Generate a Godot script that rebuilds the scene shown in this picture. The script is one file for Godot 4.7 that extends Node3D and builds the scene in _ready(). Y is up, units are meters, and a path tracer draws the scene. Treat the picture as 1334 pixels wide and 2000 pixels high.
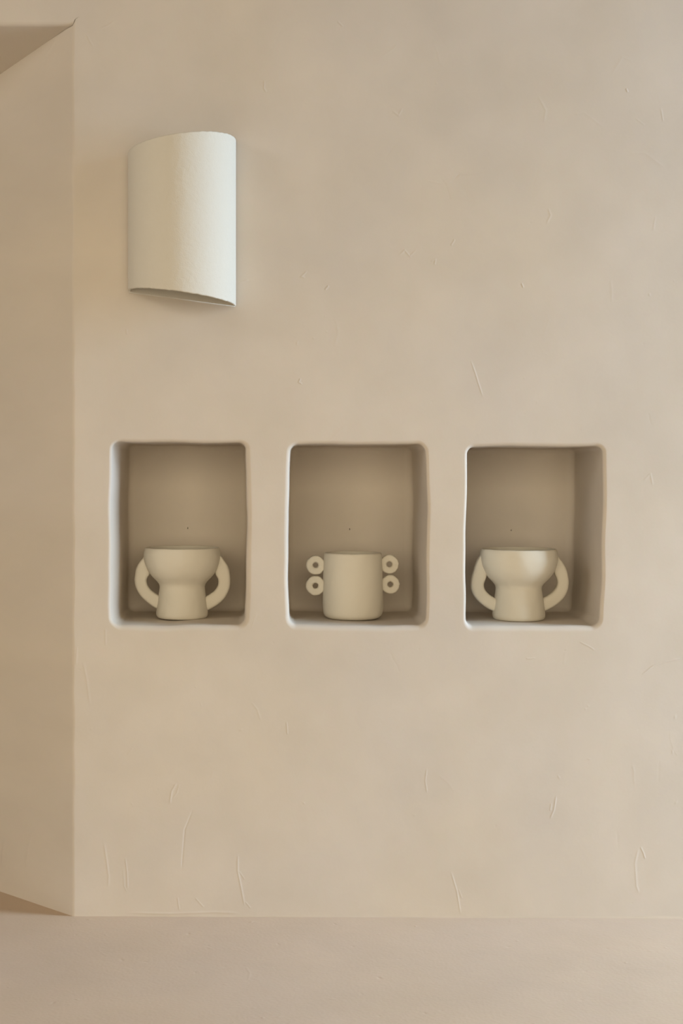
extends Node3D
# A lime-plastered room: three rounded niches with cream vessels, a paper wall sconce, a splayed doorway at the left.
# x runs along the plastered wall, y up, z towards the room; the wall's face is z = 0, the floor y = 0.

const DOOR_X := -0.455          # right edge of the doorway in the wall's face
const DOOR_LEFT := -1.95
const DOOR_TOP := 2.102
const SPLAY := 1.09             # how far the doorway narrows per metre of depth
const REVEAL := 0.42            # thickness of the wall
const DROP := 0.34              # how far the soffit drops per metre of depth
const ROOM_LEFT := -3.2
const ROOM_RIGHT := 3.2
const ROOM_FRONT := 4.2
const ROOM_TOP := 3.3
const NICHE_DEPTH := 0.30

var soft := FastNoiseLite.new()      # slow swell of the hand-trowelled wall
var wobble := FastNoiseLite.new()    # hand-made edges
var plaster: StandardMaterial3D
var plain_plaster: StandardMaterial3D
var floor_cement: StandardMaterial3D
var ceiling_clay: StandardMaterial3D
var cream_clay: StandardMaterial3D
var shade_paper: StandardMaterial3D


func _ready() -> void:
	# ---------------------------------------------------------------- camera
	var cam := Camera3D.new()
	cam.name = "camera"
	cam.keep_aspect = Camera3D.KEEP_HEIGHT
	var near := 0.05
	var focal := 2736.0
	cam.set_frustum(near * 2000.0 / focal, Vector2(near * 147.0 / focal, -near * 85.0 / focal), near, 60.0)
	cam.position = Vector3(0, 1.055, 3.3)
	add_child(cam)
	cam.current = true

	# ---------------------------------------------------------------- sky and exposure
	var env := Environment.new()
	env.background_mode = Environment.BG_SKY
	var sky := Sky.new()
	var air := ProceduralSkyMaterial.new()
	air.sky_top_color = Color(0.80, 0.86, 0.93)
	air.sky_horizon_color = Color(0.95, 0.95, 0.94)
	air.ground_horizon_color = Color(0.80, 0.76, 0.70)
	air.ground_bottom_color = Color(0.62, 0.57, 0.50)
	air.energy_multiplier = 0.3
	sky.sky_material = air
	env.sky = sky
	env.tonemap_mode = Environment.TONE_MAPPER_LINEAR
	env.tonemap_exposure = 1.0
	env.sdfgi_enabled = true
	env.ssao_enabled = true
	env.ssil_enabled = true
	var world := WorldEnvironment.new()
	world.name = "world"
	world.environment = env
	add_child(world)

	# ---------------------------------------------------------------- daylight
	# the open sky that stands outside the garden door in the right-hand wall
	daylight("garden_sky", Vector3(6.2, 2.9, 1.5), Vector3(0, PI / 2, 0), Vector2(4.0, 4.4), Color(0.812, 0.908, 1.0), 172.0)
	# the sunlit courtyard of the same warm plaster, outside the wide opening behind the camera
	daylight("courtyard", Vector3(-0.5, 2.0, 7.7), Vector3(0, 0, 0), Vector2(11.0, 4.0), Color(1.0, 0.926, 0.795), 44.0)
	# a high window in the left-hand wall
	daylight("high_window_daylight", Vector3(ROOM_LEFT - 0.02, 2.85, 1.9), Vector3(0, -PI / 2, 0), Vector2(1.4, 0.6), Color(1.0, 0.985, 0.96), 2.3)

	# ---------------------------------------------------------------- materials
	soft.seed = 11
	soft.frequency = 2.2
	soft.fractal_octaves = 3
	wobble.seed = 5
	wobble.frequency = 6.0
	wobble.fractal_octaves = 2
	make_materials()

	# ---------------------------------------------------------------- structure
	build_wall_back()
	build_room()

	# ---------------------------------------------------------------- things
	build_sconce()
	build_vessels()


func daylight(called: String, at: Vector3, turn: Vector3, size: Vector2, tint: Color, energy: float) -> void:
	var l := AreaLight3D.new()
	l.name = called
	l.area_size = size
	l.area_normalize_energy = true
	l.light_energy = energy
	l.light_color = tint
	l.area_range = 20.0
	l.shadow_enabled = true
	add_child(l)
	l.position = at
	l.rotation = turn


# ==================================================================== helpers
func finish(called: String, mesh: Mesh, m: Material, parent: Node) -> MeshInstance3D:
	var o := MeshInstance3D.new()
	o.name = called
	o.mesh = mesh
	o.material_override = m
	parent.add_child(o, true)
	return o


func structure(o: Node3D) -> Node3D:
	o.set_meta("kind", "structure")
	return o


# collects grids of points into one mesh
class Sheet:
	var v := PackedVector3Array()
	var n := PackedVector3Array()
	var uv := PackedVector2Array()
	var ix := PackedInt32Array()

	# rows[j][i]: points of a grid; holes are [i0, i1, j0, j1] ranges of cells left out; closed joins the last column to the first
	func grid(rows: Array, uvs: Array, flip := false, closed := false, holes := []) -> void:
		var nj: int = rows.size()
		var ni: int = rows[0].size()
		var base := v.size()
		for j in nj:
			var r: PackedVector3Array = rows[j]
			var up: PackedVector3Array = rows[mini(j + 1, nj - 1)]
			var dn: PackedVector3Array = rows[maxi(j - 1, 0)]
			for i in ni:
				var a: Vector3
				if closed:
					a = r[(i + 1) % (ni - 1)] - r[(i - 1 + ni - 1) % (ni - 1)]
				else:
					a = r[mini(i + 1, ni - 1)] - r[maxi(i - 1, 0)]
				var b := up[i] - dn[i]
				var c := a.cross(b)
				if c.length_squared() < 1e-22:
					c = (r[mini(i + 1, ni - 1)] - r[maxi(i - 1, 0)]).cross(up[i] - dn[i])
				c = c.normalized()
				v.append(r[i])
				n.append(-c if flip else c)
				uv.append(uvs[j][i])
		for j in nj - 1:
			for i in ni - 1:
				var open := false
				for h: Array in holes:
					if i >= h[0] and i < h[1] and j >= h[2] and j < h[3]:
						open = true
				if open:
					continue
				var p := base + j * ni + i
				var q := p + ni
				if flip:
					ix.append_array(PackedInt32Array([p, p + 1, q, p + 1, q + 1, q]))
				else:
					ix.append_array(PackedInt32Array([p, q, p + 1, p + 1, q, q + 1]))

	func box(lo: Vector3, hi: Vector3) -> void:
		for axis in 3:
			var s := (axis + 1) % 3
			var t := (axis + 2) % 3
			for side in 2:
				var c := lo
				c[axis] = hi[axis] if side else lo[axis]
				var base := v.size()
				for k in 4:
					var p := c
					p[s] = hi[s] if k in [1, 2] else lo[s]
					p[t] = hi[t] if k in [2, 3] else lo[t]
					v.append(p)
					var nn := Vector3.ZERO
					nn[axis] = 1.0 if side else -1.0
					n.append(nn)
					uv.append(Vector2(p.x + p.z, p.y + p.z) / 2.4)
				if side:
					ix.append_array(PackedInt32Array([base, base + 2, base + 1, base, base + 3, base + 2]))
				else:
					ix.append_array(PackedInt32Array([base, base + 1, base + 2, base, base + 2, base + 3]))

	func mesh() -> ArrayMesh:
		var a := []
		a.resize(Mesh.ARRAY_MAX)
		a[Mesh.ARRAY_VERTEX] = v
		a[Mesh.ARRAY_NORMAL] = n
		a[Mesh.ARRAY_TEX_UV] = uv
		a[Mesh.ARRAY_INDEX] = ix
		var m := ArrayMesh.new()
		m.add_surface_from_arrays(Mesh.PRIMITIVE_TRIANGLES, a)
		return m


# a plaster texture covers 1.65 m by 2.4 m of wall from (-0.5, 0) up
const TEX_W := 1.65
const TEX_H := 2.4

func wall_uv(x: float, y: float) -> Vector2:
	var along := x if x > DOOR_X else 2.0 * DOOR_X - x
	return Vector2((along + 0.5) / TEX_W, 1.0 - y / TEX_H)


# how far the hand-trowelled face swells out of true
func swell(x: float, y: float) -> float:
	return 0.0006 * soft.get_noise_2d(x, y)


# ==================================================================== materials
func make_materials() -> void:
	plaster = StandardMaterial3D.new()
	plaster.albedo_texture = mottled(Color(0.800, 0.763, 0.714), 0.032, 21, 352, 512)
	plaster.roughness = 0.72
	plaster.metallic_specular = 0.35
	plaster.heightmap_enabled = true
	plaster.heightmap_scale = 0.1      # heights are in millimetres
	plaster.heightmap_texture = trowel_relief()

	plain_plaster = StandardMaterial3D.new()
	plain_plaster.albedo_color = Color(0.800, 0.763, 0.714)
	plain_plaster.roughness = 0.8

	ceiling_clay = StandardMaterial3D.new()
	ceiling_clay.albedo_color = Color(0.50, 0.43, 0.35)
	ceiling_clay.roughness = 0.85

	floor_cement = StandardMaterial3D.new()
	floor_cement.albedo_texture = mottled(Color(0.805, 0.722, 0.635), 0.022, 77, 512, 512)
	floor_cement.roughness = 0.62
	floor_cement.metallic_specular = 0.4
	floor_cement.heightmap_enabled = true
	floor_cement.heightmap_scale = 0.1
	floor_cement.heightmap_texture = floor_relief()

	cream_clay = StandardMaterial3D.new()
	cream_clay.albedo_color = Color(0.835, 0.810, 0.748)
	cream_clay.roughness = 0.7
	cream_clay.metallic_specular = 0.35
	cream_clay.heightmap_enabled = true
	cream_clay.heightmap_scale = 0.1
	cream_clay.heightmap_texture = grain_relief(256, 3, 0.09, 0.04)

	shade_paper = StandardMaterial3D.new()
	shade_paper.albedo_color = Color(0.815, 0.796, 0.748)
	shade_paper.roughness = 0.75
	shade_paper.metallic_specular = 0.35
	shade_paper.heightmap_enabled = true
	shade_paper.heightmap_scale = 0.1
	shade_paper.heightmap_texture = grain_relief(384, 9, 0.30, 0.16)


# pigment clouds of hand-mixed plaster: slightly redder, yellower and paler patches
func mottled(mid: Color, amount: float, key: int, w: int, h: int) -> ImageTexture:
	var a := FastNoiseLite.new()
	a.seed = key
	a.frequency = 3.0 / h
	a.fractal_octaves = 4
	var b := FastNoiseLite.new()
	b.seed = key + 1
	b.frequency = 9.0 / h
	b.fractal_octaves = 4
	var im := Image.create(w, h, false, Image.FORMAT_RGB8)
	for y in h:
		for x in w:
			var p := a.get_noise_2d(x, y)
			var q := b.get_noise_2d(x + 700, y)
			var light := 1.0 + amount * (0.6 * p + 0.8 * q)
			var warm := amount * 0.5 * a.get_noise_2d(x + 3000, y)
			im.set_pixel(x, y, Color(mid.r * light + warm * 0.4, mid.g * light, mid.b * light - warm))
	return ImageTexture.create_from_image(im)


func grain_relief(size: int, key: int, coarse: float, fine: float) -> ImageTexture:
	var a := FastNoiseLite.new()
	a.seed = key
	a.frequency = 0.03
	a.fractal_octaves = 2
	var b := FastNoiseLite.new()
	b.seed = key + 1
	b.frequency = 0.16
	b.fractal_octaves = 2
	var d := PackedFloat32Array()
	d.resize(size * size)
	for y in size:
		for x in size:
			# the torus keeps the edges of the pattern together
			d[y * size + x] = coarse * wrapped(a, x, y, size) + fine * wrapped(b, x, y, size)
	return ImageTexture.create_from_image(Image.create_from_data(size, size, false, Image.FORMAT_RF, d.to_byte_array()))


func wrapped(noise: FastNoiseLite, x: int, y: int, size: int) -> float:
	var m := size / 8.0
	var tx := clampf((x - (size - m)) / m, 0, 1)
	var ty := clampf((y - (size - m)) / m, 0, 1)
	var v := noise.get_noise_2d(x, y)
	if tx > 0:
		v = lerpf(v, noise.get_noise_2d(x - size, y), tx)
	if ty > 0:
		var u := noise.get_noise_2d(x, y - size)
		if tx > 0:
			u = lerpf(u, noise.get_noise_2d(x - size, y - size), tx)
		v = lerpf(v, u, ty)
	return v


var relief: PackedFloat32Array
var relief_w := 0
var relief_h := 0
var relief_scale := 1.0   # texture pixels per metre

# a trowel mark through the given points (texture pixels): a thin ridge, and on one side a film that thins out
func mark(points: Array, ridge: float, width: float, step: float, fade: float) -> void:
	var lo := Vector2(1e9, 1e9)
	var hi := Vector2(-1e9, -1e9)
	for p: Vector2 in points:
		lo = lo.min(p)
		hi = hi.max(p)
	var reach := maxf(width * 3.0, fade * 3.0)
	for y in range(maxi(0, int(lo.y - reach)), mini(relief_h, int(hi.y + reach) + 1)):
		for x in range(maxi(0, int(lo.x - reach)), mini(relief_w, int(hi.x + reach) + 1)):
			var p := Vector2(x, y)
			var best := 1e9
			var along := 0.0
			var side := 1.0
			for k in points.size() - 1:
				var a: Vector2 = points[k]
				var b: Vector2 = points[k + 1]
				var t := clampf((p - a).dot(b - a) / maxf((b - a).length_squared(), 1e-6), 0, 1)
				var q := a + (b - a) * t
				var d := q.distance_to(p)
				if d < best:
					best = d
					along = (k + t) / (points.size() - 1.0)
					side = signf((b - a).cross(p - a))
			if best > reach:
				continue
			var ends := smoothstep(0.0, 0.18, along) * smoothstep(0.0, 0.18, 1.0 - along)
			var h := ridge * exp(-best * best / (width * width))
			if side > 0:
				h += step * exp(-best / fade)
			relief[y * relief_w + x] += 2.3 * h * ends


# small crumbs and nicks pressed into the surface
func crumb(at: Vector2, size: float, height: float, rng: RandomNumberGenerator) -> void:
	var turn := rng.randf() * PI
	var long := rng.randf_range(1.0, 2.2)
	for y in range(maxi(0, int(at.y - size * 5)), mini(relief_h, int(at.y + size * 5) + 1)):
		for x in range(maxi(0, int(at.x - size * 5)), mini(relief_w, int(at.x + size * 5) + 1)):
			var d := (Vector2(x, y) - at).rotated(turn)
			d.x /= long
			relief[y * relief_w + x] += height * exp(-d.length_squared() / (size * size))


# from the photograph's frame to the wall's texture
func on_wall(px: float, py: float) -> Vector2:
	var x := (px - 520.0) / 829.0
	var y := 1.055 + (915.0 - py) / 829.0
	return Vector2((x + 0.5) / TEX_W * relief_w, (1.0 - y / TEX_H) * relief_h)


func stroke(px: Array, ridge: float, width := 1.6, step := 0.0, fade := 12.0) -> void:
	var pts := []
	for k in range(0, px.size(), 2):
		pts.append(on_wall(px[k], px[k + 1]))
	mark(pts, ridge, width, step, fade)


func trowel_relief() -> ImageTexture:
	relief_w = 1408
	relief_h = 2048
	relief = PackedFloat32Array()
	relief.resize(relief_w * relief_h)
	var a := FastNoiseLite.new()
	a.seed = 31
	a.frequency = 0.014
	a.fractal_octaves = 3
	var b := FastNoiseLite.new()
	b.seed = 32
	b.frequency = 0.12
	b.fractal_octaves = 2
	for y in relief_h:
		for x in relief_w:
			relief[y * relief_w + x] = 0.16 * a.get_noise_2d(x, y * 0.8) + 0.03 * b.get_noise_2d(x, y)
	# marks that the photograph shows
	stroke([378, 1575, 360, 1620, 356, 1670, 354, 1700], -0.22, 1.6, 0.10, 20)
	stroke([345, 1528, 335, 1545, 331, 1572], 0.25, 1.8, 0.10, 14)
	stroke([350, 1530, 345, 1548, 335, 1562], 0.14, 1.4)
	stroke([464, 1665, 464, 1700, 473, 1745, 478, 1772], 0.24, 1.8, 0.08, 14)
	stroke([466, 1700, 478, 1718], 0.14, 1.3)
	stroke([478, 1760, 490, 1774], 0.18, 1.4)
	stroke([202, 1640, 208, 1680, 212, 1710, 211, 1735], 0.18, 2.0, 0.06, 14)
	stroke([244, 1672, 248, 1705, 249, 1738], 0.2, 1.4, 0.06, 14)
	stroke([240, 1695, 242, 1730, 248, 1742], 0.1, 1.4)
	stroke([346, 1750, 350, 1778], 0.18, 1.4)
	stroke([380, 1752, 398, 1772], 0.18, 1.4)
	stroke([880, 1700, 892, 1740, 900, 1788], 0.2, 1.5, 0.08, 14)
	stroke([895, 1735, 902, 1755], 0.14, 1.3)
	stroke([833, 1500, 830, 1525, 834, 1550], 0.18, 1.5)
	stroke([559, 1408, 561, 1435], 0.2, 1.4)
	stroke([490, 1370, 502, 1385, 510, 1410], 0.1, 2.0)
	stroke([1250, 1320, 1275, 1300, 1300, 1292, 1334, 1284], 0.24, 1.5, 0.10, 18)
	stroke([1130, 1252, 1150, 1262, 1162, 1270], 0.16, 1.4)
	stroke([1086, 1552, 1082, 1580, 1074, 1600], 0.24, 1.5, 0.05, 10)
	stroke([1076, 1568, 1074, 1584], 0.18, 1.4)
	stroke([1250, 1652, 1256, 1665, 1260, 1678], 0.26, 1.6)
	stroke([1247, 1654, 1240, 1685, 1243, 1730, 1248, 1745], 0.16, 2.2, 0.06, 16)
	stroke([1026, 1285, 1034, 1286, 1046, 1284], 0.2, 1.6)
	stroke([918, 700, 928, 728, 934, 748, 944, 778], 0.2, 1.5, 0.05, 10)
	stroke([886, 350, 896, 340, 920, 340, 950, 338], -0.16, 2.0, 0.08, 16)
	stroke([830, 352, 860, 358, 886, 355], 0.12, 2.2)
	stroke([1050, 185, 1066, 215, 1062, 240], 0.1, 2.4, 0.04, 14)
	stroke([655, 620, 660, 650, 652, 680], 0.08, 3.0)
	stroke([642, 557, 634, 566], 0.35, 1.6)
	stroke([587, 738, 583, 746, 590, 750], 0.3, 1.5)
	stroke([600, 528, 588, 540, 596, 542], 0.26, 1.8)
	stroke([880, 480, 888, 466], 0.2, 1.6)
	stroke([778, 500, 790, 488, 800, 500, 815, 486], 0.2, 1.8)
	stroke([840, 510, 850, 506, 848, 518], 0.2, 1.6)
	stroke([1018, 552, 1022, 562], 0.3, 1.5)
	stroke([1066, 438, 1075, 420, 1070, 405], 0.14, 2.0)
	stroke([1280, 420, 1275, 450], 0.1, 2.0)
	stroke([1240, 230, 1260, 245], 0.1, 1.6)
	stroke([765, 215, 778, 225, 786, 210], 0.16, 2.0)
	stroke([516, 155, 515, 172, 520, 180], 0.2, 1.5)
	stroke([1290, 210, 1295, 238], 0.14, 1.5)
	stroke([1222, 172, 1226, 180], 0.34, 1.6)
	stroke([658, 40, 670, 52], 0.2, 1.6)
	stroke([660, 905, 650, 890], 0.08, 2.0)
	stroke([168, 65, 175, 80, 183, 92], 0.14, 1.8)
	stroke([195, 55, 210, 50, 224, 40], 0.14, 1.5)
	stroke([464, 553, 486, 546], 0.26, 1.6)
	stroke([246, 640, 248, 654], 0.2, 1.4)
	stroke([162, 1290, 170, 1330, 176, 1380], 0.1, 2.4, 0.05, 14)
	stroke([205, 1225, 206, 1262], 0.14, 1.8)
	stroke([150, 1260, 148, 1300], 0.12, 1.8)
	stroke([1255, 940, 1270, 925, 1275, 950], 0.14, 1.8)
	stroke([1100, 1300, 1106, 1260], 0.06, 2.4)
	stroke([1300, 330, 1260, 300, 1225, 300], 0.07, 3.2, 0.04, 20)
	stroke([1190, 150, 1215, 110, 1240, 120], 0.06, 3.0, 0.04, 20)
	stroke([1180, 250, 1140, 220, 1120, 224], 0.07, 2.6, 0.04, 18)
	# long low ridges left where two coats meet along the floor
	stroke([240, 1782, 330, 1784, 420, 1781, 470, 1783], 0.3, 2.2)
	var rng := RandomNumberGenerator.new()
	rng.seed = 4
	for k in 46:
		var p := Vector2(rng.randf() * relief_w, rng.randf() * relief_h)
		var way := rng.randf_range(-2.2, -0.9)
		var pts := [p]
		for s in 3:
			way += rng.randf_range(-0.35, 0.35)
			p += Vector2.from_angle(way) * rng.randf_range(5, 24)
			pts.append(p)
		mark(pts, rng.randf_range(-0.06, 0.10), rng.randf_range(1.4, 2.6), rng.randf_range(0.0, 0.05), 16.0)
	for k in 150:
		crumb(Vector2(rng.randf() * relief_w, rng.randf() * relief_h), rng.randf_range(0.9, 1.8), rng.randf_range(-0.2, 0.25), rng)
	for p: Vector2 in [Vector2(1148, 1378), Vector2(1143, 1384), Vector2(1091, 1517), Vector2(1320, 1567), Vector2(1318, 1400), Vector2(1313, 1468), Vector2(1150, 1482), Vector2(593, 1568), Vector2(470, 1425), Vector2(580, 670), Vector2(612, 660), Vector2(1268, 575), Vector2(852, 162)]:
		crumb(on_wall(p.x, p.y), 1.8, 0.4, rng)
	return ImageTexture.create_from_image(Image.create_from_data(relief_w, relief_h, false, Image.FORMAT_RF, relief.to_byte_array()))


# the poured floor: fine grit, pinholes and a few scratches, 2 m square
func floor_relief() -> ImageTexture:
	relief_w = 1024
	relief_h = 1024
	relief = PackedFloat32Array()
	relief.resize(relief_w * relief_h)
	var a := FastNoiseLite.new()
	a.seed = 51
	a.frequency = 0.02
	a.fractal_octaves = 3
	var b := FastNoiseLite.new()
	b.seed = 52
	b.frequency = 0.2
	b.fractal_octaves = 2
	for y in relief_h:
		for x in relief_w:
			relief[y * relief_w + x] = 0.24 * a.get_noise_2d(x, y) + 0.14 * b.get_noise_2d(x, y)
	var rng := RandomNumberGenerator.new()
	rng.seed = 8
	for k in 420:
		crumb(Vector2(rng.randf() * relief_w, rng.randf() * relief_h), rng.randf_range(0.7, 1.8), rng.randf_range(-1.0, 1.0), rng)
	for k in 12:
		var p := Vector2(rng.randf() * relief_w, rng.randf() * relief_h)
		var way := rng.randf() * TAU
		mark([p, p + Vector2.from_angle(way) * 20, p + Vector2.from_angle(way + 0.2) * 42], rng.randf_range(-0.15, 0.15), 1.2, 0.0, 6.0)
	return ImageTexture.create_from_image(Image.create_from_data(relief_w, relief_h, false, Image.FORMAT_RF, relief.to_byte_array()))


# ==================================================================== the wall with its niches and doorway
# the corners of each opening on the wall's face, how far its sides bow out, then for its left, right, top and bottom the rounding of the lip and how far it flares
var niches := [
	{tl = Vector2(-0.3498, 1.1165), tr = Vector2(-0.0507, 1.1141), bl = Vector2(-0.3546, 0.6883), br = Vector2(-0.0519, 0.6883), bow = Vector2(0.0018, 0.0042), lip = Vector4(0.007, 0.013, 0.010, 0.014), flare = Vector4(0.0125, 0.0020, 0.0010, 0.0030)},
	{tl = Vector2(0.0603, 1.1105), tr = Vector2(0.3715, 1.1117), bl = Vector2(0.0555, 0.6877), br = Vector2(0.3703, 0.6871), bow = Vector2(0.0030, 0.0042), lip = Vector4(0.010, 0.008, 0.010, 0.014), flare = Vector4(0.0030, 0.0030, 0.0010, 0.0030)},
	{tl = Vector2(0.4759, 1.1057), tr = Vector2(0.7889, 1.1069), bl = Vector2(0.4717, 0.6865), br = Vector2(0.7811, 0.6859), bow = Vector2(0.0006, 0.0030), lip = Vector4(0.008, 0.009, 0.010, 0.014), flare = Vector4(0.0020, 0.0040, 0.0010, 0.0030)},
]
var xs: Array[float] = []
var ys: Array[float] = []


func steps(from: float, to: float, step: float, out: Array[float]) -> void:
	var n := maxi(1, roundi((to - from) / step))
	for k in n + 1:
		var t := lerpf(from, to, float(k) / n)
		if out.is_empty() or t > out[-1] + 1e-5:
			out.append(t)


func build_wall_back() -> void:
	# grid lines of the face: fine where the photograph looks
	var e := 0.02
	steps(ROOM_LEFT, DOOR_LEFT - e, 0.4, xs)
	steps(DOOR_LEFT - e, -0.75, 0.2, xs)
	steps(-0.75, DOOR_X + e, 0.02, xs)
	steps(DOOR_X + e, 1.12, 0.01, xs)
	steps(1.12, ROOM_RIGHT, 0.4, xs)
	steps(-0.03, 0.0, 0.03, ys)
	steps(0.0, DOOR_TOP + e, 0.01, ys)
	steps(DOOR_TOP + e, 2.3, 0.01, ys)
	steps(2.3, ROOM_TOP, 0.2, ys)
	# each niche keeps a rectangle of grid cells free round its opening
	var holes := []
	for q: Dictionary in niches:
		holes.append([nearest(xs, minf(q.tl.x, q.bl.x) - 0.045), nearest(xs, maxf(q.tr.x, q.br.x) + 0.045), nearest(ys, minf(q.bl.y, q.br.y) - 0.04), nearest(ys, maxf(q.tl.y, q.tr.y) + 0.04)])
	var door := [nearest(xs, DOOR_LEFT - e), nearest(xs, DOOR_X + e), 0, nearest(ys, DOOR_TOP + e)]
	var s := Sheet.new()
	var rows := []
	var uvs := []
	for y in ys:
		var r := PackedVector3Array()
		var t := PackedVector2Array()
		for x in xs:
			r.append(Vector3(x, y, swell(x, y)))
			t.append(wall_uv(x, y))
		rows.append(r)
		uvs.append(t)
	s.grid(rows, uvs, false, false, holes + [door])
	# the body of the wall behind its face
	var back := -REVEAL - 0.05
	var inner := DOOR_X - SPLAY * REVEAL
	var inner_left := DOOR_LEFT + SPLAY * REVEAL
	s.box(Vector3(inner, -0.03, back), Vector3(ROOM_RIGHT, ROOM_TOP, -REVEAL))
	s.box(Vector3(ROOM_LEFT, -0.03, back), Vector3(inner_left, ROOM_TOP, -REVEAL))
	s.box(Vector3(inner_left, DOOR_TOP - DROP * REVEAL, back), Vector3(inner, ROOM_TOP, -REVEAL))
	var w := finish("wall_back", s.mesh(), plaster, self)
	structure(w)
	for k in 3:
		var o := finish("niche", niche_mesh(niches[k], holes[k]), plaster, w)
		o.set_meta("label", ["plaster niche nearest the doorway with rounded lip", "middle plaster niche with rounded lip", "plaster niche farthest from the doorway with rounded lip"][k])
	var d := finish("door_reveal", reveal_mesh(door), plaster, w)
	d.set_meta("label", "splayed plaster reveal of the doorway")


func nearest(list: Array[float], t: float) -> int:
	var best := 0
	for i in list.size():
		if absf(list[i] - t) < absf(list[best] - t):
			best = i
	return best


# a point of the opening's rim: side 0 bottom, 1 right, 2 top, 3 left, s along it counter-clockwise; out moves it off the rim
func rim_point(q: Dictionary, side: int, s: float, out: float, radius: float) -> Vector2:
	var w: float = (q.tr.x - q.tl.x + q.br.x - q.bl.x) * 0.5
	var h: float = (q.tl.y - q.bl.y + q.tr.y - q.br.y) * 0.5
	var f := 0.13
	# a rounded rectangle w by h about its centre, grown by out
	var r := maxf(radius + out, 0.0005)
	var hw := w * 0.5 + out - r
	var hh := h * 0.5 + out - r
	var half := hw if side % 2 == 0 else hh
	var p: Vector2
	if s < f:
		var a := lerpf(PI / 4, 0, s / f)
		p = Vector2(-half - r * sin(a), -r * cos(a))
	elif s > 1 - f:
		var a := lerpf(0, PI / 4, (s - 1 + f) / f)
		p = Vector2(half + r * sin(a), -r * cos(a))
	else:
		p = Vector2(lerpf(-half, half, (s - f) / (1 - 2 * f)), -r)
	p.y -= hh if side % 2 == 0 else hw
	p = p.rotated(side * PI / 2)
	# on to the uneven quadrilateral of the opening
	var u := p.x / w + 0.5
	var v := p.y / h + 0.5
	var at: Vector2 = (q.bl as Vector2).lerp(q.br, u).lerp((q.tl as Vector2).lerp(q.tr, u), v)
	var bulge := 4.0 * clampf(v, 0, 1) * (1.0 - clampf(v, 0, 1))
	at.x += bulge * lerpf(-q.bow.x, q.bow.y, clampf(u, 0, 1))
	at += Vector2(wobble.get_noise_2d(at.x * 0.7, at.y * 0.7), wobble.get_noise_2d(at.x * 0.7 + 40, at.y * 0.7)) * 0.0035
	return at


func niche_mesh(q: Dictionary, hole: Array) -> ArrayMesh:
	var border := []   # [grid point, side, s] counter-clockwise from the lower left
	for i in range(hole[0], hole[1]):
		border.append([Vector2(xs[i], ys[hole[2]]), 0, float(i - hole[0]) / (hole[1] - hole[0])])
	for j in range(hole[2], hole[3]):
		border.append([Vector2(xs[hole[1]], ys[j]), 1, float(j - hole[2]) / (hole[3] - hole[2])])
	for i in range(hole[1], hole[0], -1):
		border.append([Vector2(xs[i], ys[hole[3]]), 2, float(hole[1] - i) / (hole[1] - hole[0])])
	for j in range(hole[3], hole[2], -1):
		border.append([Vector2(xs[hole[0]], ys[j]), 3, float(hole[3] - j) / (hole[3] - hole[2])])
	border.append(border[0])
	var rings := []    # [share of the way from the border to the lip, angle round the lip, depth behind the lip, inset at the back]
	for t in [0.0, 0.25, 0.5, 0.8]:
		rings.append([t, 0.0, 0.0, 0.0])
	for k in 11:
		rings.append([1.0, k / 10.0 * PI / 2, 0.0, 0.0])
	for t in [0.03, 0.07, 0.12, 0.18, 0.25, 0.33, 0.42, 0.6, 0.8, 0.93]:
		rings.append([1.0, PI / 2, t, 0.0])
	for k in range(0, 6):
		rings.append([1.0, PI / 2, 1.0, k / 5.0])
	for t in [1.15, 2.0, 4.0, 7.0]:
		rings.append([1.0, PI / 2, 1.0, t])
	var cove := 0.018  # rounding where the sides meet the back
	var corner := 0.016
	var mid: Vector2 = (q.tl + q.tr + q.bl + q.br) * 0.25
	var rows := []
	var uvs := []
	for g: Array in rings:
		var r := PackedVector3Array()
		var t := PackedVector2Array()
		for b: Array in border:
			var way: Vector2 = [Vector2(0, -1), Vector2(1, 0), Vector2(0, 1), Vector2(-1, 0)][b[1]]
			var next: Vector2 = way.rotated(PI / 2)
			var turn := 0.0
			if b[2] < 0.13:
				turn = 0.5 * (0.13 - b[2]) / 0.13
				next = way.rotated(-PI / 2)
			elif b[2] > 0.87:
				turn = 0.5 * (b[2] - 0.87) / 0.13
			var lip := lerpf(side_of(q.lip, way), side_of(q.lip, next), smoothstep(0.0, 1.0, turn))
			var out := lip * (1.0 - sin(g[1]))
			var z := -lip * (1.0 - cos(g[1]))
			z -= g[2] * (NICHE_DEPTH - cove - lip)
			# the plaster flares a little towards the room
			var flare := lerpf(side_of(q.flare, way), side_of(q.flare, next), smoothstep(0.0, 1.0, turn))
			out += flare * pow(1.0 - clampf((-z - lip) / 0.10, 0.0, 1.0), 1.7)
			var p := rim_point(q, b[1], b[2], out, corner)
			if g[3] > 0.0:
				var a := minf(g[3], 1.0) * PI / 2
				var inset := cove * (1.0 - cos(a)) + 0.016 * maxf(0.0, g[3] - 1.0)
				p = rim_point(q, b[1], b[2], -inset, corner + 0.001)
				z -= cove * sin(a)
			if g[0] < 1.0:
				p = (b[0] as Vector2).lerp(p, g[0])
			z += swell(p.x, p.y) * (1.0 - g[2])
			r.append(Vector3(p.x, p.y, z))
			t.append(wall_uv(p.x + z * 0.83, p.y + z * 0.83))
		rows.append(r)
		uvs.append(t)
	# the back closes towards its middle
	var r_last: PackedVector3Array = rows[-1]
	for share in [0.5, 0.02]:
		var r := PackedVector3Array()
		var t := PackedVector2Array()
		for p in r_last:
			var m := Vector3(mid.x, mid.y, p.z).lerp(p, share)
			r.append(m)
			t.append(wall_uv(m.x + m.z * 0.83, m.y + m.z * 0.83))
		rows.append(r)
		uvs.append(t)
	var s := Sheet.new()
	s.grid(rows, uvs, false, true)
	return s.mesh()


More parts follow.
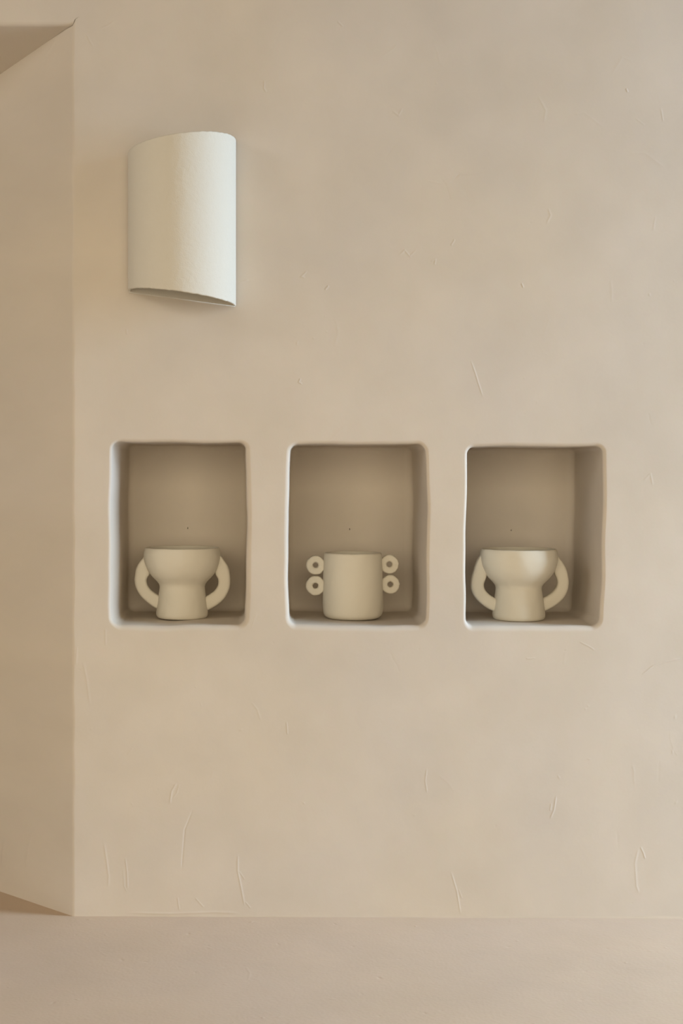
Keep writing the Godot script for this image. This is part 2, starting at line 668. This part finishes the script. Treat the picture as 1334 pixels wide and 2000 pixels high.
func side_of(l: Vector4, way: Vector2) -> float:
	return l.x if way.x < -0.5 else l.y if way.x > 0.5 else l.z if way.y > 0.5 else l.w


# the two splayed jambs and the soffit, rounded where they leave the wall's face
func reveal_mesh(door: Array) -> ArrayMesh:
	var s := Sheet.new()
	var angle := atan2(1.0, SPLAY)              # between the jamb and the face it continues
	# profile from the face inwards: [how far into the opening, depth]
	var jamb := []
	var soffit := []
	var rj := 0.012
	var tangent := rj * tan((angle) / 2)
	jamb.append(Vector2(-0.02, 0))
	for k in 9:
		var a := angle * k / 8.0
		jamb.append(Vector2(-tangent + rj * sin(a), -rj * (1 - cos(a))))
	for t in [0.02, 0.06, 0.12, 0.2, 0.3, REVEAL]:
		jamb.append(Vector2(SPLAY * t, -t))
	var rs := 0.016
	soffit.append(Vector2(-0.02, 0))
	var fall := atan2(1.0, DROP)                # the same between the soffit and the face above it
	for k in 9:
		var a := fall * k / 8.0
		soffit.append(Vector2(-rs * tan(fall / 2) + rs * sin(a), -rs * (1 - cos(a))))
	for t in [0.02, 0.06, 0.12, 0.2, 0.3, REVEAL]:
		soffit.append(Vector2(DROP * t, -t))
	for side in 2:
		var rows := []
		var uvs := []
		for j in range(door[2], door[3] + 1):
			var r := PackedVector3Array()
			var t := PackedVector2Array()
			for k in jamb.size():
				var p: Vector2 = jamb[k]
				var x: float = DOOR_X - p.x if side == 0 else DOOR_LEFT + p.x
				var y := remap(ys[j], 0.0, ys[door[3]], 0.0, DOOR_TOP - soffit[k].x)
				if k == 0:
					y = ys[j]
				if k > 0 and side == 0:
					x += 0.0022 * wobble.get_noise_1d(y * 1.3) * clampf(1.0 - absf(p.y) / 0.1, 0, 1)
				r.append(Vector3(x, y, p.y + (swell(x, y) if k < 4 else 0.0)))
				t.append(wall_uv(x - p.y * 0.4, y))
			rows.append(r)
			uvs.append(t)
		s.grid(rows, uvs, side == 0)
	var rows := []
	var uvs := []
	for k in soffit.size():
		var r := PackedVector3Array()
		var t := PackedVector2Array()
		var from: float = DOOR_LEFT + jamb[k].x
		var to: float = DOOR_X - jamb[k].x
		var count: int = door[1] - door[0]
		for i in count + 1:
			var x := xs[door[0] + i]
			if k > 0:
				x = remap(x, xs[door[0]], xs[door[1]], from, to)
			var y: float = DOOR_TOP - soffit[k].x
			r.append(Vector3(x, y, soffit[k].y + (swell(x, y) if k < 4 else 0.0)))
			t.append(wall_uv(x, y - soffit[k].y))
		rows.append(r)
		uvs.append(t)
	s.grid(rows, uvs, true)
	return s.mesh()


# ==================================================================== the rest of the room
func build_room() -> void:
	# floor: falls a few millimetres towards the right
	var s := Sheet.new()
	var rows := []
	var uvs := []
	for z: float in [ROOM_FRONT, 2.0, 1.0, 0.5, 0.0, -0.5, -1.0, -1.9]:
		var r := PackedVector3Array()
		var t := PackedVector2Array()
		for x: float in [ROOM_LEFT - 0.2, -1.5, -0.5, 0.5, 1.5, ROOM_RIGHT + 0.2]:
			r.append(Vector3(x, -0.0040 * (x + 0.455), z))
			t.append(Vector2(x + 0.8, z + 0.5) / 2.0)
		rows.append(r)
		uvs.append(t)
	s.grid(rows, uvs, false)
	s.box(Vector3(ROOM_LEFT - 0.2, -0.3, -1.9), Vector3(ROOM_RIGHT + 0.2, -0.03, ROOM_FRONT))
	structure(finish("floor", s.mesh(), floor_cement, self))

	s = Sheet.new()
	var y0 := ROOM_TOP
	s.box(Vector3(ROOM_LEFT - 0.2, y0, -1.9), Vector3(ROOM_RIGHT + 0.2, y0 + 0.3, ROOM_FRONT + 0.2))
	structure(finish("ceiling", s.mesh(), ceiling_clay, self))

	# right-hand wall with the garden door's opening
	s = Sheet.new()
	var x0 := ROOM_RIGHT
	var x1 := ROOM_RIGHT + 0.2
	s.box(Vector3(x0, -0.05, -0.5), Vector3(x1, y0, 0.12))
	s.box(Vector3(x0, -0.05, 1.02), Vector3(x1, y0, ROOM_FRONT))
	s.box(Vector3(x0, 2.75, 0.12), Vector3(x1, y0, 1.02))
	structure(finish("wall_right", s.mesh(), plain_plaster, self))

	# left-hand wall with the high window's opening
	s = Sheet.new()
	x0 = ROOM_LEFT - 0.2
	x1 = ROOM_LEFT
	s.box(Vector3(x0, -0.05, -0.5), Vector3(x1, y0, 1.2))
	s.box(Vector3(x0, -0.05, 2.6), Vector3(x1, y0, ROOM_FRONT))
	s.box(Vector3(x0, -0.05, 1.2), Vector3(x1, 2.55, 2.6))
	s.box(Vector3(x0, 3.15, 1.2), Vector3(x1, y0, 2.6))
	structure(finish("wall_left", s.mesh(), plain_plaster, self))

	# wall behind the camera with the wide opening to the courtyard
	s = Sheet.new()
	var z0 := ROOM_FRONT
	var z1 := ROOM_FRONT + 0.2
	s.box(Vector3(ROOM_LEFT - 0.2, -0.05, z0), Vector3(-2.8, y0, z1))
	s.box(Vector3(2.0, -0.05, z0), Vector3(ROOM_RIGHT + 0.2, y0, z1))
	s.box(Vector3(-2.8, 2.8, z0), Vector3(2.0, y0, z1))
	structure(finish("wall_front", s.mesh(), plain_plaster, self))

	# the passage behind the doorway
	s = Sheet.new()
	s.box(Vector3(-2.4, -0.05, -1.9), Vector3(0.2, y0, -1.7))
	s.box(Vector3(-2.4, -0.05, -1.7), Vector3(-2.2, y0, -0.47))
	s.box(Vector3(0.0, -0.05, -1.7), Vector3(0.2, y0, -0.47))
	structure(finish("wall_passage", s.mesh(), plain_plaster, self))


# ==================================================================== sconce
func build_sconce() -> void:
	var root := Node3D.new()
	root.name = "wall_sconce"
	add_child(root)
	root.position = Vector3(-0.198, 1.633, 0.0)
	root.set_meta("label", "off-white half-round wall sconce with slanted top and bottom above the niches")
	root.set_meta("category", "sconce")
	var rx := 0.1268
	var rz := 0.140
	var thick := 0.0065
	# half-ellipse section; upper and lower edges slope so that the right side is the taller
	# a closed loop round the thickness of the shell, swept from wall to wall
	var loop := []         # [share from inner to outer skin, height share, rounding]
	var n := 24
	for k in n + 1:
		loop.append([1.0, float(k) / n, 0.0])
	for k in range(1, 6):
		loop.append([0.5 + 0.5 * cos(PI * k / 6.0), 1.0, sin(PI * k / 6.0)])
	for k in n + 1:
		loop.append([0.0, 1.0 - float(k) / n, 0.0])
	for k in range(1, 6):
		loop.append([0.5 - 0.5 * cos(PI * k / 6.0), 0.0, -sin(PI * k / 6.0)])
	loop.append(loop[0])
	var rows := []
	var uvs := []
	var m := 72
	for i in m + 1:
		var a := PI * i / m
		var r := PackedVector3Array()
		var t := PackedVector2Array()
		for g: Array in loop:
			var ex: float = rx - thick * (1.0 - g[0])
			var ez: float = rz - thick * (1.0 - g[0])
			var x: float = ex * cos(a)
			var z: float = 0.004 + ez * sin(a)
			var edge := 0.0012 * wobble.get_noise_1d(a * 4.0 + g[1] * 30.0)
			var y: float = lerpf(remap(x, -rx, rx, -0.158, -0.193), remap(x, -rx, rx, 0.158, 0.193), g[1]) + edge + g[2] * thick * 0.45
			r.append(Vector3(x, y, z))
			t.append(Vector2(a * 0.13 / 0.25, y / 0.25))
		rows.append(r)
		uvs.append(t)
	var s := Sheet.new()
	s.grid(rows, uvs, false, true)
	var shade := finish("shade", s.mesh(), shade_paper, root)
	shade.set_meta("label", "curved off-white textured shell")
	# thin board against the wall that closes the shade's back; its lower edge shows below the shade
	var st := Sheet.new()
	var depth := 0.006
	rows = []
	uvs = []
	var outline := []
	var e := 0.003
	for c: Vector2 in [Vector2(-rx + 0.001, -0.1648), Vector2(rx - 0.001, -0.1968), Vector2(rx - 0.001, 0.192), Vector2(-rx + 0.001, 0.157)]:
		outline.append(c)
	for ring: Vector2 in [Vector2(0, 0), Vector2(0, depth - e), Vector2(e * 0.3, depth - e * 0.3), Vector2(e, depth), Vector2(0.06, depth), Vector2(0.124, depth)]:
		var r := PackedVector3Array()
		var t := PackedVector2Array()
		for k in 5:
			var c: Vector2 = outline[k % 4]
			var p := Vector3(c.x - signf(c.x) * ring.x, c.y - signf(c.y) * ring.x, ring.y)
			r.append(p)
			t.append(Vector2(p.x, p.y) / 0.25)
		rows.append(r)
		uvs.append(t)
	st.grid(rows, uvs, false, true)
	finish("back_plate", st.mesh(), shade_paper, root)


# ==================================================================== vessels
# turns an outline [radius, height] about the y axis
func turned(outline: PackedVector2Array, around: int, uneven: float, key: float) -> ArrayMesh:
	var rows := []
	var uvs := []
	for p in outline:
		var r := PackedVector3Array()
		var t := PackedVector2Array()
		for i in around + 1:
			var a := TAU * (i % around) / around
			var d := 1.0 + uneven * wobble.get_noise_3d(cos(a) * 0.35 + key, p.y * 4.0, sin(a) * 0.35)
			r.append(Vector3(p.x * d * cos(a), p.y + uneven * 0.05 * wobble.get_noise_2d(cos(a) * 0.3 + key, sin(a) * 0.3) * smoothstep(0.1, 0.16, p.y), p.x * d * sin(a)))
			t.append(Vector2(a * 0.1, p.y) * 4.0)
		rows.append(r)
		uvs.append(t)
	var s := Sheet.new()
	s.grid(rows, uvs, true, true)
	return s.mesh()


# a smooth line through the points
func smooth_line(points: Array, each: int) -> PackedVector2Array:
	var out := PackedVector2Array()
	for k in points.size() - 1:
		var p0: Vector2 = points[maxi(k - 1, 0)]
		var p1: Vector2 = points[k]
		var p2: Vector2 = points[k + 1]
		var p3: Vector2 = points[mini(k + 2, points.size() - 1)]
		for i in each:
			out.append(p1.cubic_interpolate(p2, p0, p3, float(i) / each))
	out.append(points[-1])
	return out


# an ear handle in the plane of the pot's front: points are [x, y, half width]
func ear(points: Array, thick: float) -> ArrayMesh:
	var mid := []
	var wide := []
	for p: Array in points:
		mid.append(Vector2(p[0], p[1]))
		wide.append(Vector2(p[2], 0))
	var line := smooth_line(mid, 8)
	var width := smooth_line(wide, 8)
	var rows := []
	var uvs := []
	for k in line.size():
		var along := (line[mini(k + 1, line.size() - 1)] - line[maxi(k - 1, 0)]).normalized()
		var across := Vector2(-along.y, along.x)
		var r := PackedVector3Array()
		var t := PackedVector2Array()
		for i in 29:
			var a := TAU * (i % 28) / 28.0
			var c := signf(cos(a)) * pow(absf(cos(a)), 0.6)
			var d := signf(sin(a)) * pow(absf(sin(a)), 0.6)
			var p := line[k] + across * (width[k].x * c)
			r.append(Vector3(p.x, p.y, thick * d))
			t.append(Vector2(a * 0.02, k * 0.005) * 4.0)
		rows.append(r)
		uvs.append(t)
	var s := Sheet.new()
	s.grid(rows, uvs, false, true)
	return s.mesh()


# a pierced disc standing on edge, its hole facing front
func pierced_disc(outer: float, hole: float, thick: float) -> ArrayMesh:
	var section := PackedVector2Array()   # [radius, z]
	var mid := (outer + hole) * 0.5
	var half := (outer - hole) * 0.5
	for k in 25:
		var a := TAU * (k % 24) / 24.0
		section.append(Vector2(mid + half * signf(cos(a)) * pow(absf(cos(a)), 0.55), thick * signf(sin(a)) * pow(absf(sin(a)), 0.6)))
	var rows := []
	var uvs := []
	for i in 49:
		var b := TAU * (i % 48) / 48.0
		var r := PackedVector3Array()
		var t := PackedVector2Array()
		var d := 1.0 + 0.05 * wobble.get_noise_2d(cos(b) * 0.3, sin(b) * 0.3 + outer * 100.0)
		for p in section:
			r.append(Vector3(p.x * d * cos(b), p.x * d * sin(b), p.y))
			t.append(Vector2(b, p.y))
		rows.append(r)
		uvs.append(t)
	var s := Sheet.new()
	s.grid(rows, uvs, true, true)
	return s.mesh()


func build_vessels() -> void:
	# footed bowl with a wide cup, waist and two ears (heights and radii from the photograph, in metres)
	var u := 1.0 / 795.0
	var outside := [[0.0, 1207.0], [30, 1207.0], [43, 1207.0], [47.5, 1205.6], [50, 1201.5], [50.6, 1195], [49.8, 1187], [48, 1175], [46.2, 1162], [44.8, 1152], [44.4, 1145.5], [46.5, 1139.5], [52, 1133], [59.5, 1125.5], [66, 1116.5], [70.5, 1107], [73.6, 1097], [75.0, 1088], [74.6, 1079], [73.0, 1071.6]]
	var inside := [[71.6, 1069.9], [69.3, 1069.9], [67.8, 1071.8], [68.8, 1079], [69, 1088], [67.5, 1097], [62, 1109], [52, 1121], [40, 1131], [34, 1142], [36, 1165], [38, 1185], [36, 1195], [20, 1198], [0.0, 1198]]
	var pts := []
	for p: Array in outside + inside:
		pts.append(Vector2(p[0] * u, (1207.0 - p[1]) * u))
	var outline := smooth_line(pts, 4)
	var bowl := turned(outline, 96, 0.012, 3.0)
	var ears := [
		[[288, 1084, 4], [285, 1095, 8.5], [281.5, 1106, 12.5], [279.5, 1115.5, 14.6], [276.3, 1125, 12.8], [275, 1135, 12.2], [278, 1147, 11.8], [285, 1158, 11.6], [295, 1167, 11.8], [306, 1174.5, 12.4], [318, 1181, 12]],
		[[428, 1086, 4], [430, 1097, 9], [432, 1107, 13], [434.5, 1117, 14.2], [437.5, 1127, 12.6], [438.3, 1137, 12], [436, 1149, 12], [428, 1162, 12.5], [417, 1171, 13], [405, 1178, 13], [394, 1184, 12]],
		[[941, 1086, 4], [938.5, 1097, 8], [938, 1108, 12], [937.5, 1118, 13.8], [934.5, 1128, 13.8], [932, 1138, 13], [932.5, 1149, 12.8], [937.5, 1160, 12.4], [947, 1170, 12.2], [958, 1177.5, 12.5], [972, 1184, 12]],
		[[1083, 1086, 4], [1086, 1096, 8], [1089.5, 1106, 11], [1093, 1116, 12.5], [1096.5, 1127, 11.5], [1098, 1139, 11.2], [1094.5, 1153, 11.8], [1086, 1164.5, 12.2], [1075, 1173, 12.4], [1063, 1179.5, 12.6], [1052, 1185, 12]],
	]
	var labels := ["cream two-eared footed bowl in the niche nearest the doorway, below the sconce", "cream two-eared footed bowl in the niche farthest from the doorway"]
	var spots := [Vector3(-0.2063, 0.6887, -0.14), Vector3(0.6170, 0.6863, -0.124)]
	for k in 2:
		var root := vessel("footed_bowl", labels[k], spots[k], "bowl")
		root.set_meta("group", "two-eared bowls in the niches")
		if k == 1:
			root.name = "footed_bowl_001"
		finish("body", bowl, cream_clay, root)
		var cx: float = [356.0, 1012.5][k]
		var cy: float = [1206.6, 1209.6][k]
		for e in 2:
			var path := []
			for p: Array in ears[k * 2 + e]:
				path.append([(p[0] - cx) * u, (cy - p[1]) * u, p[2] * u])
			finish("handle", ear(path, 0.013), cream_clay, root)

	# straight-sided pot with two pierced discs on each side
	var pot := vessel("ring_handled_pot", "cream cylindrical pot with four pierced disc handles in the middle niche", Vector3(0.2126, 0.6877, -0.14), "pot")
	pts = []
	for p: Array in [[0.0, 1207.5], [35, 1207.5], [46, 1207.3], [53, 1204.5], [57, 1199], [58.6, 1190], [58.8, 1175], [58.4, 1150], [57.8, 1120], [57.0, 1095], [56.4, 1085], [55.8, 1081.4], [54.0, 1079.7], [51.6, 1080], [50.2, 1082], [50, 1090], [51, 1120], [52, 1160], [51, 1190], [44, 1198], [20, 1199], [0.0, 1199]]:
		pts.append(Vector2(p[0] * u, (1207.5 - p[1]) * u))
	finish("body", turned(smooth_line(pts, 4), 96, 0.012, 9.0), cream_clay, pot)
	for d: Array in [[616.3, 1104, 18.8], [616.0, 1144, 19.2], [760, 1102.3, 18.6], [761.8, 1141.5, 18.6]]:
		var o := finish("ring_handle", pierced_disc(d[2] * u, 5.0 * u, 0.0095), cream_clay, pot)
		o.position = Vector3((d[0] - 689.0) * u, (1207.5 - d[1]) * u, 0.0)
		# a short neck of clay joins each disc to the pot
		var way := signf(o.position.x)
		finish("neck", ear([[-way * 0.4 * d[2] * u, 0, 8.5 * u], [-way * 0.75 * d[2] * u, 0, 8.5 * u], [-way * 0.98 * d[2] * u, 0, 9.5 * u], [-way * 1.25 * d[2] * u, 0, 12 * u]], 0.0088), cream_clay, o)


func vessel(called: String, label: String, at: Vector3, category: String) -> Node3D:
	var root := Node3D.new()
	root.name = called
	add_child(root)
	root.position = at
	root.set_meta("label", label)
	root.set_meta("category", category)
	return root
